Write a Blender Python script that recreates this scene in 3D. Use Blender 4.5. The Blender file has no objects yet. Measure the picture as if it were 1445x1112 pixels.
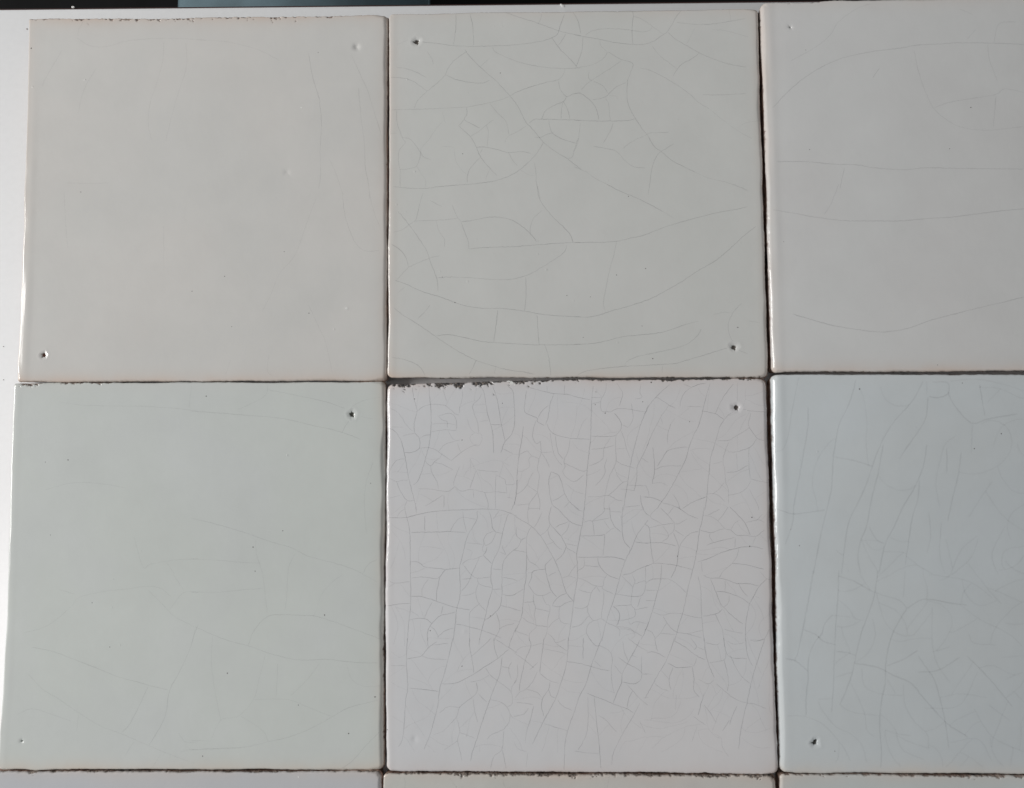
import bpy, math, random
import numpy as np
from mathutils import Vector
from mathutils.bvhtree import BVHTree

random.seed(7)
scene = bpy.context.scene
COL = scene.collection

# ---------------------------------------------------------------- camera
TILT = math.atan(0.0686)
FPX = 1202.0                     # focal length in pixels of a 1445 px wide picture
DIST = 0.2888
TOP = 0.008                      # tile thickness in metres
cam_d = bpy.data.cameras.new("camera")
cam = bpy.data.objects.new("camera", cam_d)
COL.objects.link(cam)
cam.location = (0.0, -DIST * math.sin(TILT), TOP + DIST * math.cos(TILT))
cam.rotation_euler = (TILT, 0, 0)
cam_d.sensor_width = 36.0
cam_d.lens = 36.0 * FPX / 1445.0
cam_d.clip_start = 0.01
cam_d.clip_end = 20.0
scene.camera = cam

# ---------------------------------------------------------------- room light
world = bpy.data.worlds.new("World")
scene.world = world
world.use_nodes = True
bgn = world.node_tree.nodes["Background"]
bgn.inputs[0].default_value = (0.985, 1.0, 1.0, 1)
bgn.inputs[1].default_value = 0.12

ld = bpy.data.lights.new("window_light", 'AREA')
ld.shape = 'RECTANGLE'
ld.size = 0.60
ld.size_y = 0.85
ld.energy = 21.0
ld.color = (1.0, 0.985, 0.96)
lo = bpy.data.objects.new("window_light", ld)
COL.objects.link(lo)
lo.location = (-1.40, 0.10, 0.75)
lo.rotation_euler = (Vector((0, 0, 0)) - lo.location).to_track_quat('-Z', 'Y').to_euler()

cd = bpy.data.lights.new("overhead_fill", 'AREA')       # added overhead fill lamp, standing in for part of the room's ambient light
cd.shape = 'SQUARE'
cd.size = 2.6
cd.energy = 6.9
cd.color = (0.985, 1.0, 1.0)
cl_o = bpy.data.objects.new("overhead_fill", cd)
COL.objects.link(cl_o)
cl_o.location = (-0.12, 0.1, 1.6)

scene.view_settings.view_transform = 'Standard'
scene.view_settings.look = 'None'
scene.view_settings.exposure = 0.0
scene.view_settings.gamma = 1.0

# ---------------------------------------------------------------- helpers
def unproject(px, py, z):
    """pixel of the 1445x1112 picture -> point on the horizontal plane z (array version)"""
    px = np.asarray(px, float); py = np.asarray(py, float)
    dx = (px - 722.5) / FPX
    dy = -(py - 556.0) / FPX
    c, s = math.cos(TILT), math.sin(TILT)
    wy = dy * c + s
    wz = dy * s - c
    t = (z - cam.location.z) / wz
    return cam.location.x + dx * t, cam.location.y + wy * t

rng = np.random.RandomState(11)
TAB = rng.rand(256, 256)
def vnoise(x, y):
    xi = np.floor(x).astype(int); yi = np.floor(y).astype(int)
    fx = x - xi; fy = y - yi
    fx = fx * fx * (3 - 2 * fx); fy = fy * fy * (3 - 2 * fy)
    x0 = xi & 255; x1 = (xi + 1) & 255; y0 = yi & 255; y1 = (yi + 1) & 255
    a = TAB[x0, y0] * (1 - fx) + TAB[x1, y0] * fx
    b = TAB[x0, y1] * (1 - fx) + TAB[x1, y1] * fx
    return (a * (1 - fy) + b * fy) * 2 - 1
def fbm(x, y, o=3):
    s = 0; a = 1.0; n = 0
    for i in range(o):
        s = s + a * vnoise(x * 2 ** i + 17.3 * i, y * 2 ** i + 5.1 * i); n += a; a *= 0.5
    return s / n

def link(name, me, parent=None, mats=()):
    o = bpy.data.objects.new(name, me)
    COL.objects.link(o)
    for m in mats: me.materials.append(m)
    if parent is not None: o.parent = parent
    return o
def mesh(name, verts, faces, smooth=True):
    me = bpy.data.meshes.new(name)
    me.from_pydata(verts if isinstance(verts, list) else verts.tolist(), [], faces)
    me.validate()
    if smooth: me.polygons.foreach_set('use_smooth', [True] * len(me.polygons))
    me.update()
    return me
def add_attr(me, name, arr):
    a = me.attributes.new(name, 'FLOAT', 'POINT')
    a.data.foreach_set('value', np.ascontiguousarray(arr, dtype=np.float32))

# ---------------------------------------------------------------- materials
def new_mat(name):
    m = bpy.data.materials.new(name); m.use_nodes = True
    nt = m.node_tree
    return m, nt, nt.nodes, nt.links, nt.nodes["Principled BSDF"]
def mixrgb(nt, fac, a, b, mode='MIX'):
    n = nt.nodes.new('ShaderNodeMix'); n.data_type = 'RGBA'; n.blend_type = mode
    for i, v in ((0, fac), (6, a), (7, b)):
        if isinstance(v, (tuple, list)): n.inputs[i].default_value = (*v[:3], 1)
        elif isinstance(v, (int, float)): n.inputs[i].default_value = v
        else: nt.links.new(v, n.inputs[i])
    return n.outputs[2]
def math_n(nt, op, a, b=None, clamp=False):
    n = nt.nodes.new('ShaderNodeMath'); n.operation = op; n.use_clamp = clamp
    for i, v in ((0, a), (1, b)):
        if v is None: continue
        if isinstance(v, (int, float)): n.inputs[i].default_value = v
        else: nt.links.new(v, n.inputs[i])
    return n.outputs[0]
def noise_n(nt, vec, scale, detail=3, rough=0.5):
    n = nt.nodes.new('ShaderNodeTexNoise'); n.inputs['Scale'].default_value = scale
    n.inputs['Detail'].default_value = detail; n.inputs['Roughness'].default_value = rough
    nt.links.new(vec, n.inputs['Vector'])
    return n.outputs[0]
def ramp_n(nt, fac, lo_, hi_):
    n = nt.nodes.new('ShaderNodeMapRange'); n.clamp = True
    n.inputs[1].default_value = lo_; n.inputs[2].default_value = hi_
    nt.links.new(fac, n.inputs[0]); return n.outputs[0]
def attr_n(nt, name):
    n = nt.nodes.new('ShaderNodeAttribute'); n.attribute_name = name
    return n.outputs['Fac']

def glaze_material(name, base, tint, rimcol, dirt, pitcol, pimples=1.0, mott=1.0, tone=0.5):
    """tin glaze: colour + blotches, clay showing through at thin rims, chips and nail holes; pimples and orange peel"""
    m, nt, N, L, B = new_mat(name)
    geo = N.new('ShaderNodeNewGeometry'); P = geo.outputs['Position']
    n1 = noise_n(nt, P, 22.0, 3, 0.55)
    n2 = noise_n(nt, P, 75.0, 4, 0.6)
    c = mixrgb(nt, ramp_n(nt, n1, 0.40, 0.62), base, tint)
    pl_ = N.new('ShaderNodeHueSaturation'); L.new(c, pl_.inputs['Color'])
    L.new(math_n(nt, 'SUBTRACT', 1.0, attr_n(nt, 'falloff_tone')), pl_.inputs['Value']); c = pl_.outputs[0]  # light falloff across the tile painted into its colour
    f2 = math_n(nt, 'MULTIPLY', math_n(nt, 'SUBTRACT', n2, 0.5), 0.10 * mott)
    v = N.new('ShaderNodeHueSaturation'); L.new(c, v.inputs['Color'])
    L.new(math_n(nt, 'ADD', f2, 1.0), v.inputs['Value'])
    c = v.outputs[0]
    rim = math_n(nt, 'MULTIPLY', attr_n(nt, 'rim'), math_n(nt, 'ADD', ramp_n(nt, noise_n(nt, P, 60, 3), 0.3, 0.7), 0.45), clamp=True)
    c = mixrgb(nt, rim, c, rimcol)
    # chips: clay of two tones
    nf = noise_n(nt, P, 1500, 3, 0.7)
    clay = mixrgb(nt, ramp_n(nt, nf, tone - 0.07, tone + 0.07), dirt, (0.36, 0.30, 0.26))
    c = mixrgb(nt, attr_n(nt, 'chip'), c, clay)
    c = mixrgb(nt, attr_n(nt, 'pit'), c, pitcol)
    L.new(c, B.inputs['Base Color'])
    B.inputs['IOR'].default_value = 1.52
    rr = math_n(nt, 'ADD', 0.10, math_n(nt, 'MULTIPLY', ramp_n(nt, noise_n(nt, P, 160, 3), 0.3, 0.75), 0.07))
    rr = math_n(nt, 'ADD', rr, math_n(nt, 'MULTIPLY', math_n(nt, 'ADD', attr_n(nt, 'chip'), attr_n(nt, 'pit')), 0.7), clamp=True)
    L.new(rr, B.inputs['Roughness'])
    # relief: orange peel and sparse pimples
    vo = N.new('ShaderNodeTexVoronoi'); vo.inputs['Scale'].default_value = 330
    L.new(P, vo.inputs['Vector'])
    keep = N.new('ShaderNodeSeparateColor'); L.new(vo.outputs['Color'], keep.inputs[0])
    rad = ramp_n(nt, vo.outputs['Distance'], 0.14, 0.0)
    gate = math_n(nt, 'GREATER_THAN', keep.outputs[0], 1.0 - 0.06 * pimples)
    gate = math_n(nt, 'MULTIPLY', gate, ramp_n(nt, noise_n(nt, P, 30, 2), 0.45, 0.6))
    bump_h = math_n(nt, 'MULTIPLY', math_n(nt, 'MULTIPLY', rad, gate), 1.0)
    b1 = N.new('ShaderNodeBump'); b1.inputs['Distance'].default_value = 0.00013
    b1.inputs['Strength'].default_value = 0.8
    L.new(bump_h, b1.inputs['Height'])
    b2 = N.new('ShaderNodeBump'); b2.inputs['Distance'].default_value = 0.00006
    b2.inputs['Strength'].default_value = 0.5
    L.new(noise_n(nt, P, 420, 3, 0.5), b2.inputs['Height'])
    L.new(b1.outputs[0], b2.inputs['Normal'])
    b3 = N.new('ShaderNodeBump'); b3.inputs['Distance'].default_value = 0.0004
    L.new(math_n(nt, 'MULTIPLY', attr_n(nt, 'chip'), 1.0), b3.inputs['Strength'])
    L.new(nf, b3.inputs['Height']); L.new(b2.outputs[0], b3.inputs['Normal'])
    L.new(b3.outputs[0], B.inputs['Normal'])
    return m

def clay_material():
    m, nt, N, L, B = new_mat("fired_clay")
    geo = N.new('ShaderNodeNewGeometry'); P = geo.outputs['Position']
    c = mixrgb(nt, ramp_n(nt, noise_n(nt, P, 260, 5, 0.6), 0.35, 0.65), (0.26, 0.15, 0.11), (0.55, 0.40, 0.32))
    c = mixrgb(nt, ramp_n(nt, noise_n(nt, P, 90, 3), 0.5, 0.7), c, (0.09, 0.07, 0.06))
    L.new(c, B.inputs['Base Color']); B.inputs['Roughness'].default_value = 0.9
    b = N.new('ShaderNodeBump'); b.inputs['Distance'].default_value = 0.0004; b.inputs['Strength'].default_value = 0.7
    L.new(noise_n(nt, P, 900, 4, 0.6), b.inputs['Height']); L.new(b.outputs[0], B.inputs['Normal'])
    return m
CLAY = clay_material()

def craze_material():
    m, nt, N, L, B = new_mat("stained_craze")
    geo = N.new('ShaderNodeNewGeometry')
    B.inputs['Base Color'].default_value = (0.16, 0.165, 0.18, 1)
    B.inputs['Roughness'].default_value = 0.4
    tr = N.new('ShaderNodeBsdfTransparent'); mx = N.new('ShaderNodeMixShader')
    brk = ramp_n(nt, noise_n(nt, geo.outputs['Position'], 350, 3, 0.6), 0.25, 0.6)
    a = math_n(nt, 'MULTIPLY', attr_n(nt, 'ink'), math_n(nt, 'ADD', math_n(nt, 'MULTIPLY', brk, 0.30), 0.72), clamp=True)
    L.new(a, mx.inputs[0]); L.new(tr.outputs[0], mx.inputs[1]); L.new(B.outputs[0], mx.inputs[2])
    L.new(mx.outputs[0], N["Material Output"].inputs[0])
    return m
CRAZE = craze_material()

def plain(name, col, rough, bump=0.0, bscale=300, ior=1.45, spread=0.0):
    m, nt, N, L, B = new_mat(name)
    geo = N.new('ShaderNodeNewGeometry'); P = geo.outputs['Position']
    n = noise_n(nt, P, bscale, 4, 0.6)
    dark = tuple(c * (1 - spread) for c in col); lite = tuple(min(1, c * (1 + spread)) for c in col)
    L.new(mixrgb(nt, ramp_n(nt, n, 0.3, 0.7), dark, lite), B.inputs['Base Color'])
    B.inputs['Roughness'].default_value = rough; B.inputs['IOR'].default_value = ior
    if bump:
        b = N.new('ShaderNodeBump'); b.inputs['Distance'].default_value = bump
        L.new(n, b.inputs['Height']); L.new(b.outputs[0], B.inputs['Normal'])
    return m
SPECK = plain("dark_speck", (0.07, 0.06, 0.055), 0.6)
LIGHTSPECK = plain("pale_speck", (0.80, 0.80, 0.78), 0.3)

# ---------------------------------------------------------------- white board and dark background
def box(name, x0, x1, y0, y1, z0, z1, mat, parent=None, bevel=0.0, seg=3):
    import bmesh
    bm = bmesh.new()
    vs = [bm.verts.new(p) for p in ((x0, y0, z0), (x1, y0, z0), (x1, y1, z0), (x0, y1, z0),
                                    (x0, y0, z1), (x1, y0, z1), (x1, y1, z1), (x0, y1, z1))]
    for f in ((0, 3, 2, 1), (4, 5, 6, 7), (0, 1, 5, 4), (1, 2, 6, 5), (2, 3, 7, 6), (3, 0, 4, 7)):
        bm.faces.new([vs[i] for i in f])
    if bevel: bmesh.ops.bevel(bm, geom=bm.edges[:], offset=bevel, segments=seg, affect='EDGES')
    me = bpy.data.meshes.new(name); bm.to_mesh(me); bm.free()
    if bevel: me.polygons.foreach_set('use_smooth', [True] * len(me.polygons))
    return link(name, me, parent, [mat])

WHITE = plain("white_laminate", (0.865, 0.87, 0.885), 0.32, 0.00002, 500, 1.5, 0.015)
ax, ay = unproject(0, 13.5, 0.0)
bx_, by_ = unproject(1060, 3.0, 0.0)
slope = math.atan2(by_ - ay, bx_ - ax)
board = box("white_board", -0.42, 0.55, -0.62, 0.0, -0.018, 0.0, WHITE, bevel=0.0004)
board.location = (0, float(ay) - float(ax) * math.tan(slope), 0)
board.rotation_euler = (0, 0, slope)
board["kind"] = "structure"
EDGE = plain("dark_edge_band", (0.035, 0.012, 0.010), 0.5)
eb = box("edge_band", -0.42, 0.55, 0.0001, 0.0006, -0.0175, -0.0007, EDGE, board)

DARK = plain("black_glass_floor", (0.004, 0.004, 0.0045), 0.85, 0.0, 60, 1.28, 0.3)
df = box("dark_floor", -1.2, 1.2, -0.9, 1.1, -0.16, -0.14, DARK)
df["kind"] = "structure"
TEAL = plain("dark_teal_glass", (0.090, 0.140, 0.165), 0.8, 0.0, 40, 1.5, 0.25)
zt = -0.070
tx0, ty0 = unproject(250, 12, zt); tx1, ty1 = unproject(606, 12, zt)
gp = box("dark_glass_panel", float(tx0), float(tx1), float(ty1) - 0.05, float(ty1) + 0.16, zt - 0.006, zt, TEAL, bevel=0.0008)
gp["label"] = "dark teal glass panel lying beyond the back edge of the white board"
gp["category"] = "panel"

# ---------------------------------------------------------------- craze tracings (w: 1 faint .. 3 strong)
CRACKS = """
@ 2 540 0 3.971 1
3 410,80 410,160 398,250
3 490,80 505,150 510,255
1 80,250 140,225
3 215,235 300,243 400,256 510,260 620,257 730,252 830,240 900,228 950,210 980,190 1000,130 1018,80
3 690,70 760,95 870,130 980,170 1050,188 1112,200
2 892,75 885,105 872,133
3 950,215 990,270 1040,320 1088,372
3 1065,65 1095,120 1110,190
2 1026,190 1012,215 985,255
3 470,290 400,340 365,385 352,420
2 352,420 300,470 240,520 195,565 178,608
3 352,420 420,448 490,462 560,465 600,450
3 460,280 500,330 545,375 620,440 680,500 720,545 760,600 800,680 850,735 900,795 970,850 1035,890 1112,950
2 545,373 575,350 600,325
2 615,265 630,290 680,315 740,340 820,362 900,376 980,383 1050,383 1112,380
2 250,290 275,330 285,360
2 75,375 150,390 210,415 245,435
2 45,432 110,437 170,455 220,490 250,510
2 50,615 150,613 260,610 380,605 470,600 540,588 600,575 660,560 710,540
3 715,535 770,508 850,480 930,458
2 930,458 985,445 1010,420 1022,390
3 985,450 995,500 1030,540 1070,525 1112,520
3 1030,540 1012,568 950,595 910,625 890,668
3 1012,568 1003,610 1000,665
3 1012,568 1035,610 1050,665
3 820,690 850,670 890,668 1112,673
3 930,675 940,720 955,750 1010,780 1085,803
2 955,745 920,752 890,768 850,770
3 470,600 472,640 458,670 500,695 545,718
2 458,670 440,690 425,705
3 425,705 490,765 525,825 540,865 580,920 640,985
2 490,765 540,735 580,700 625,670
2 580,700 592,740 585,820
3 525,825 580,825 640,838 705,855 780,850 830,860
2 600,580 640,630 690,680 708,755
2 708,760 760,735 805,705
1 708,760 690,780 685,810
3 900,797 870,850 830,895 770,950 700,990 620,1015 530,1028 420,1037 320,1045 250,1055 150,1055 60,1045
2 705,855 730,900 755,930
2 540,865 560,835
2 548,880 520,910 490,945 475,985 475,1025
2 600,950 585,980 578,1010
1 400,830 410,900 440,950 475,980
1 330,820 400,825
2 78,620 82,690 110,770 125,800 95,840 88,900 97,955 97,1045
2 110,770 150,778 190,820 215,860 230,880 270,895
1 215,830 260,780 300,720 335,680
1 335,625 345,670 355,690
2 95,950 150,945 190,930 210,880 215,830
1 190,930 220,980 240,1010 240,1050
1 45,750 80,745
2 850,910 858,960 862,1030 885,1112
1 770,950 810,975 850,985
2 1098,770 1085,805 1072,845 1062,880 1035,888
@ 2 810 0 3.971 1
3 50,205 45,280 25,340 10,380
3 0,195 60,206 140,220 230,238 330,248 400,246 450,228 500,193 520,180 550,135 575,90 600,60
2 0,382 80,368 130,350 170,320 190,290
3 190,290 260,330 328,355 315,410 300,460 297,540 310,600 345,665 385,725 410,755
3 325,55 332,90 325,170 330,248
2 65,195 110,170 180,160 250,162 325,170 390,178 425,168 438,150
2 332,90 380,108 430,140 470,170 500,190
3 525,180 570,220 630,255 700,295 780,330 870,360 965,376
2 145,225 150,255 185,288
2 265,340 200,385 120,435 70,470 40,505
2 85,395 82,440 100,450
2 110,455 160,480 190,520
3 0,525 30,522 70,545 110,585 130,625 140,670
2 105,560 170,545 200,520 240,485 295,462
2 175,545 195,590 202,675
1 200,535 240,540
3 0,673 100,677 200,678 300,675 345,665
3 410,755 450,820 490,850 560,905 680,965
2 395,760 430,745 530,742
2 395,760 330,790 275,830
2 560,805 520,830 480,855 450,900 435,950 428,1010 415,1090
1 680,965 760,1000 850,1020 975,1065
2 35,690 28,760 20,800 0,850
2 220,690 200,740 165,800
2 110,820 190,835 240,850 290,905 340,935 400,940
2 0,935 60,960 130,1005 200,1040
2 440,260 480,310 530,350 575,385
3 700,300 660,330 610,355 580,385 555,425
2 370,380 430,395 500,430 560,465 640,520 700,575 760,610
1 760,610 820,660 900,720 1000,780
2 575,125 660,135 770,135 880,118 960,105
1 870,55 878,115
1 680,150 650,210 630,250
1 770,165 860,175 980,208
2 720,530 800,532 900,528 965,525
1 915,715 960,690 1040,675
@ 2 540 260 3.971 1
2 225,50 205,120 185,200 150,225 110,255 60,270
3 85,150 150,230 210,315 250,380 265,430 290,490 305,540 310,600
2 185,205 260,203 340,200 420,190
2 265,90 310,115 335,125
2 390,115 415,180 440,210
3 440,210 500,203 580,187 650,185 720,200 780,235 830,280 865,325
3 440,215 460,270 480,320 483,362
3 483,362 600,353 720,350 840,342 960,332 1065,326 1112,326
3 865,0 875,70 905,125 960,190 1020,245 1055,290 1065,325
2 895,145 850,185 830,230 827,275
2 300,205 315,260 345,310 345,350
3 50,335 100,370 130,410 145,465
2 145,465 200,440 260,415 320,400
2 145,465 110,500 80,535
3 70,538 130,560 220,600 310,628 400,660 480,685 570,695 680,697 800,712 900,730 1000,738 1112,743
1 125,575 80,615
2 305,525 380,520 500,525 610,533 700,535 770,522 830,500 900,460 980,410 1020,375 1035,335
3 802,520 803,620 795,712
3 645,705 635,790 622,885
3 865,735 870,820 877,900
3 300,850 370,843 460,860 560,882 640,888 760,895 900,900 1112,898
3 60,690 110,730 190,780 270,835 350,890 440,945 520,985 610,1015 700,1040 790,1052 850,1065
2 195,755 240,710 265,675
3 525,985 505,1030 485,1065
2 635,1020 625,1065
3 908,900 930,970 943,1070
2 50,970 120,982 190,1010 225,1045 235,1070
@ 2 810 260 3.971 1
3 185,0 260,40 330,68 410,105 500,155
1 500,155 560,190
3 0,328 80,325 170,325 250,318 320,302 400,283 500,243 580,218 700,185 800,160 900,142 975,125
1 890,0 975,37
2 240,320 225,390 200,480 175,600 165,660 170,705
3 0,743 60,745 130,735 210,710 300,685 420,645 500,605 600,548 700,482 790,430 870,365 950,290 1020,235
3 0,898 100,893 180,878 260,857 360,845 440,838 520,822 620,788 700,765
2 715,810 690,850 650,885 600,910 500,935 400,955 330,975 290,1000 285,1020
3 20,1070 60,1050 150,1033 270,1022 400,1015 560,1005 620,990 720,960 800,935 860,918
2 495,1015 495,1060
2 940,665 890,720 865,780 870,840 890,880
1 780,730 840,718 880,720
2 920,930 975,950
1 970,765 1040,775
@ 5 540 530 5.853 1
3 245,100 258,190 275,250 285,290 270,350 260,400 262,470
3 380,90 390,200 400,300 398,430 385,560 360,660 320,800 290,870 250,905
2 285,295 330,260 390,240 460,238 520,250 560,280 600,315 630,325
2 500,120 530,215
2 460,335 510,318 560,312 600,345 612,410 605,450
2 460,335 490,365 530,380 535,430
1 405,400 450,397 540,395 610,410
2 400,465 450,455 530,448 610,455
3 262,472 305,525 300,600 240,635 180,635
2 165,500 210,487 262,478
2 305,520 350,492 395,490
3 40,430 100,460 145,520 170,600 190,700 215,850 240,950 265,1050 280,1112
2 180,685 110,705 60,780 50,830
2 55,850 110,875 160,865 218,860
2 115,875 145,950 200,1030 260,1028
2 200,1035 180,1080
2 50,1015 145,988
1 60,270 120,300 160,350 190,400 250,460
1 65,425 170,425
2 300,600 370,595 430,610 480,645 565,700
2 350,705 395,745 430,710 470,680 490,640
2 460,630 500,580 550,555 610,538 640,530
1 540,450 570,510 600,535
2 620,560 630,600 650,635
2 565,705 610,665 650,635 720,590 780,570
2 430,715 500,735 580,778
2 395,745 405,800 440,860 455,900 460,940
2 290,935 380,937 460,948 540,955 600,915
2 640,745 615,800 590,870 585,910
2 600,920 650,955 730,940 850,965 930,958
1 310,815 400,810
3 675,60 678,110
2 660,110 655,200 635,260 635,310
2 820,150 790,200 745,245 755,310 785,390 793,470
3 780,85 830,120 850,220 865,310 890,400 910,480 918,640
3 910,90 945,200 965,310 980,400 1000,490 1010,540
3 1030,80 1075,130 1085,230 1090,330 1085,420 1060,490 1010,545 985,610 975,640
2 895,405 985,408
1 800,380 870,370
2 990,605 1080,645
1 700,360 720,430 760,470 810,480 820,530 790,580 740,560 720,510 760,475
2 780,780 870,790 960,795
2 770,785 745,860 720,930
2 935,820 1010,860 1020,900 1100,895
2 935,820 930,960 935,1100
2 1020,905 1025,970
2 935,960 1030,970
2 1025,1005 1075,1015
3 1110,860 1108,960 1085,1060 1060,1112
2 840,960 870,1050 870,1112
2 750,955 750,1010
2 505,990 505,1090
2 500,985 430,1030 350,1080
1 670,730 660,780
1 720,680 730,800
@ 5 725 530 5.853 1
3 100,90 190,115 330,148 440,155 530,180 635,200
3 275,85 275,130
2 420,80 420,155
3 105,120 95,200 93,300 190,350 195,380 250,412
3 330,150 300,240 285,340 262,405
3 275,400 300,455 350,490 430,512 520,522 630,525
2 290,245 235,290 200,350
3 655,85 645,200 640,330 635,500 620,650 605,790 600,900 590,1010 583,1112
2 765,60 762,110 745,160 720,205 725,290 800,300
2 645,180 725,180
2 645,235 720,215
2 605,345 560,410 525,515
3 850,60 880,110 900,150 885,210 875,250
2 1050,70 1042,130 1055,180 1000,195
2 800,300 860,272 940,275 1020,290 1090,300
3 830,310 870,360 890,400 880,450 850,485 800,503 640,500
2 890,405 945,430
2 970,230 985,340 970,390 945,425
3 1112,245 1080,320 1040,430 1010,540 980,660 960,750 945,860 930,950 905,1112
3 1112,560 1060,670 1020,750 1015,850 995,950
2 1055,680 1112,720
2 885,455 915,530 930,600 960,680
2 465,525 450,620 415,700 425,750 405,790 430,835 500,875 580,820
2 345,500 350,560 370,640 410,690
2 420,725 500,760 560,787 605,785
2 300,470 315,570 330,640 370,710 400,740
3 80,420 65,540 45,650 30,790 20,960 5,1070
2 110,620 155,665 205,690 195,770 210,830 195,965
2 220,540 225,640 205,690
2 30,790 80,785 130,750 125,690 150,665
2 50,650 110,620
2 225,635 320,632
2 230,640 270,700 295,760
3 310,795 290,860 295,960 315,1060 350,1095
3 310,795 370,825 400,900 420,970 460,1040 540,1110
2 325,1035 380,1005 425,972
2 460,1045 415,1090
2 195,965 130,1060 125,1110
2 195,965 215,1040 215,1112
2 20,1070 130,1060
2 20,980 60,960 110,905 130,850 160,800
2 110,905 195,962
2 620,745 670,730 735,685 745,600 800,515
2 640,610 750,598 830,575
2 845,490 840,570 845,700 825,760 795,820 770,910 755,985
2 830,760 860,830 900,885
2 610,1000 700,1000 780,990 850,1025 900,1035
2 755,985 745,1040 745,1100
2 780,990 840,940 895,885 940,872
2 845,705 900,735 1000,765
2 770,690 750,750 755,800 720,860 670,910
1 845,605 930,600
2 940,905 1090,910
2 880,935 1000,950
3 1045,985 1055,1060 1075,1112
2 1050,1003 1112,1003
2 920,1085 1040,1075
1 430,890 500,950 580,980
1 0,480 40,490 60,530
2 185,370 165,430 155,500 185,560 230,540
1 600,825 660,805 720,775
@ 5 910 530 5.853 1
3 210,70 150,120 90,180 40,240 0,320
2 90,175 150,210 200,245 250,270
1 200,245 150,310 130,345
3 130,345 90,420 50,500 20,580
2 130,345 150,400
2 380,100 330,140 300,200 290,260
3 380,100 440,75 510,60
2 320,70 380,95
3 540,60 510,160 485,260 465,340 440,420 400,500 365,590 340,680 300,770 240,880 190,970 140,1040 100,1100
2 350,255 470,258
3 470,292 520,300 590,320 655,365
3 730,70 690,120 640,190 600,270 580,320
3 655,365 620,420 590,520 560,620 540,700 530,800 520,880 512,1000 495,1112
2 655,365 690,325 730,300
2 765,60 763,210
3 810,275 870,292 1000,300
2 875,310 855,400 860,430 810,465 750,500 690,535 600,538
3 860,425 925,515 990,540
2 925,520 870,590 760,628 680,632
2 860,595 858,720 870,850
3 870,850 940,870 1030,887
2 870,870 850,915 790,965 690,990
2 865,940 900,1010 935,1080 940,1112
2 690,550 665,620 645,700 660,780 665,870 690,950 690,1060
2 560,730 640,710
2 660,880 610,940 560,975
2 512,980 570,975 620,1000 660,1040
3 512,1000 430,1030 360,1065 310,1100
2 850,740 760,790 670,800
1 755,640 765,780
2 215,400 190,480 185,560
3 355,590 290,595 190,620 140,690 100,750
3 65,590 75,680 80,790 60,890
2 80,780 150,750 230,745 310,748
2 60,890 130,885 190,910
2 10,910 30,960 35,1005
3 0,1003 70,1010 140,1040
2 140,1050 220,1070 300,1105
2 230,980 270,1040 290,1100
1 250,350 200,420
@ 5 540 715 5.853 1
3 40,90 130,92 200,88 270,70 350,52 450,37 560,30 700,25 830,20 950,25 1040,48 1112,80
3 200,90 222,200 228,350 228,520 232,700 228,850 215,960 205,1112
3 348,75 348,208
3 235,213 350,210 450,210 550,205 690,213
2 555,205 600,130 650,90 720,95 770,105
2 662,35 668,110 695,210
3 780,35 780,100 750,160 710,225 685,290 665,380 645,460 635,520 640,650 635,760 610,850 600,970 580,1112
3 230,455 290,458 355,500 440,507 515,518
3 635,508 570,512 520,522 475,580 460,640 447,700 445,780
2 235,548 300,530 355,505
2 240,590 330,580 440,595 475,575
2 375,600 330,670 325,735
2 45,605 100,632 225,618
2 100,632 50,665
3 35,820 130,805 228,798
3 235,740 320,742 400,765 500,800 600,832 720,852
2 410,790 375,850 345,920
2 230,860 300,905
3 215,935 300,920 360,930 405,965
3 600,868 540,885 475,900 430,940 395,980 370,1040 370,1112
2 500,820 480,890
2 395,985 440,1030 460,1080
2 450,1080 510,1030 590,1000
3 605,972 660,978 740,1000 820,1020 900,1050 980,1085
3 1035,60 1010,140 985,240 960,350 920,430 900,500 893,600 905,680 870,800 850,900 820,1010 800,1100
3 880,40 900,110 905,170 935,208 990,220
2 960,35 915,100
2 935,215 900,290 850,320 835,270 870,220 920,205
3 860,330 855,370 830,400
2 835,300 825,360 855,370
3 830,400 870,440 900,470
2 800,420 740,550 700,640 650,700
2 830,405 760,430 700,440 655,480
2 665,480 720,550 780,590 890,580
2 780,590 790,630 840,655 900,668
2 790,630 770,710 790,790 850,860
2 650,735 720,725 765,705
2 650,600 740,590
2 905,515 985,520
2 905,682 980,682
3 1112,345 1060,375 1005,440 988,520 985,640 985,740 965,830 900,900 840,940
2 965,375 1015,395
2 985,320 1000,360 1020,400
2 990,585 1060,595 1112,610
2 990,725 1050,735 1100,722
2 975,815 1112,850
3 940,880 960,950 965,1010 935,1075 920,1112
2 965,1010 1020,980 1090,965
2 800,800 730,860 715,920 720,1000 718,1112
2 690,300 770,305 825,310
1 740,260 770,300
1 690,350 740,370 720,420
2 1060,1100 1112,980
1 1090,80 1095,200 1112,250
2 180,0 190,50 200,90
2 120,80 150,40 180,20
2 270,0 280,60
@ 5 725 715 5.853 1
3 10,80 80,120 145,160 220,240 270,320 320,410 350,470 390,570 410,640 440,720 495,780
2 120,0 115,70 120,140
2 125,15 220,12
2 230,50 200,120 170,170
3 145,165 115,220 103,300 105,400 105,500 100,600 90,650 80,760 65,900 10,1040
2 20,170 25,240 65,275
3 100,255 65,275 40,325 0,360
2 0,360 100,375
2 105,400 130,450 180,480 215,515
3 310,0 290,80 300,140 340,190 390,245 430,320 430,340 400,400 345,450
2 300,140 280,190 220,240
2 280,190 300,260 325,290 270,315
2 325,290 360,330 400,355
3 345,170 380,150 455,125
3 340,0 390,45 460,120 510,145 560,158
2 460,130 440,190 395,240
2 500,0 530,25 570,38
3 583,0 570,120 545,250 520,390 525,480 525,600 500,740 485,880 465,1010 450,1112
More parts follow.
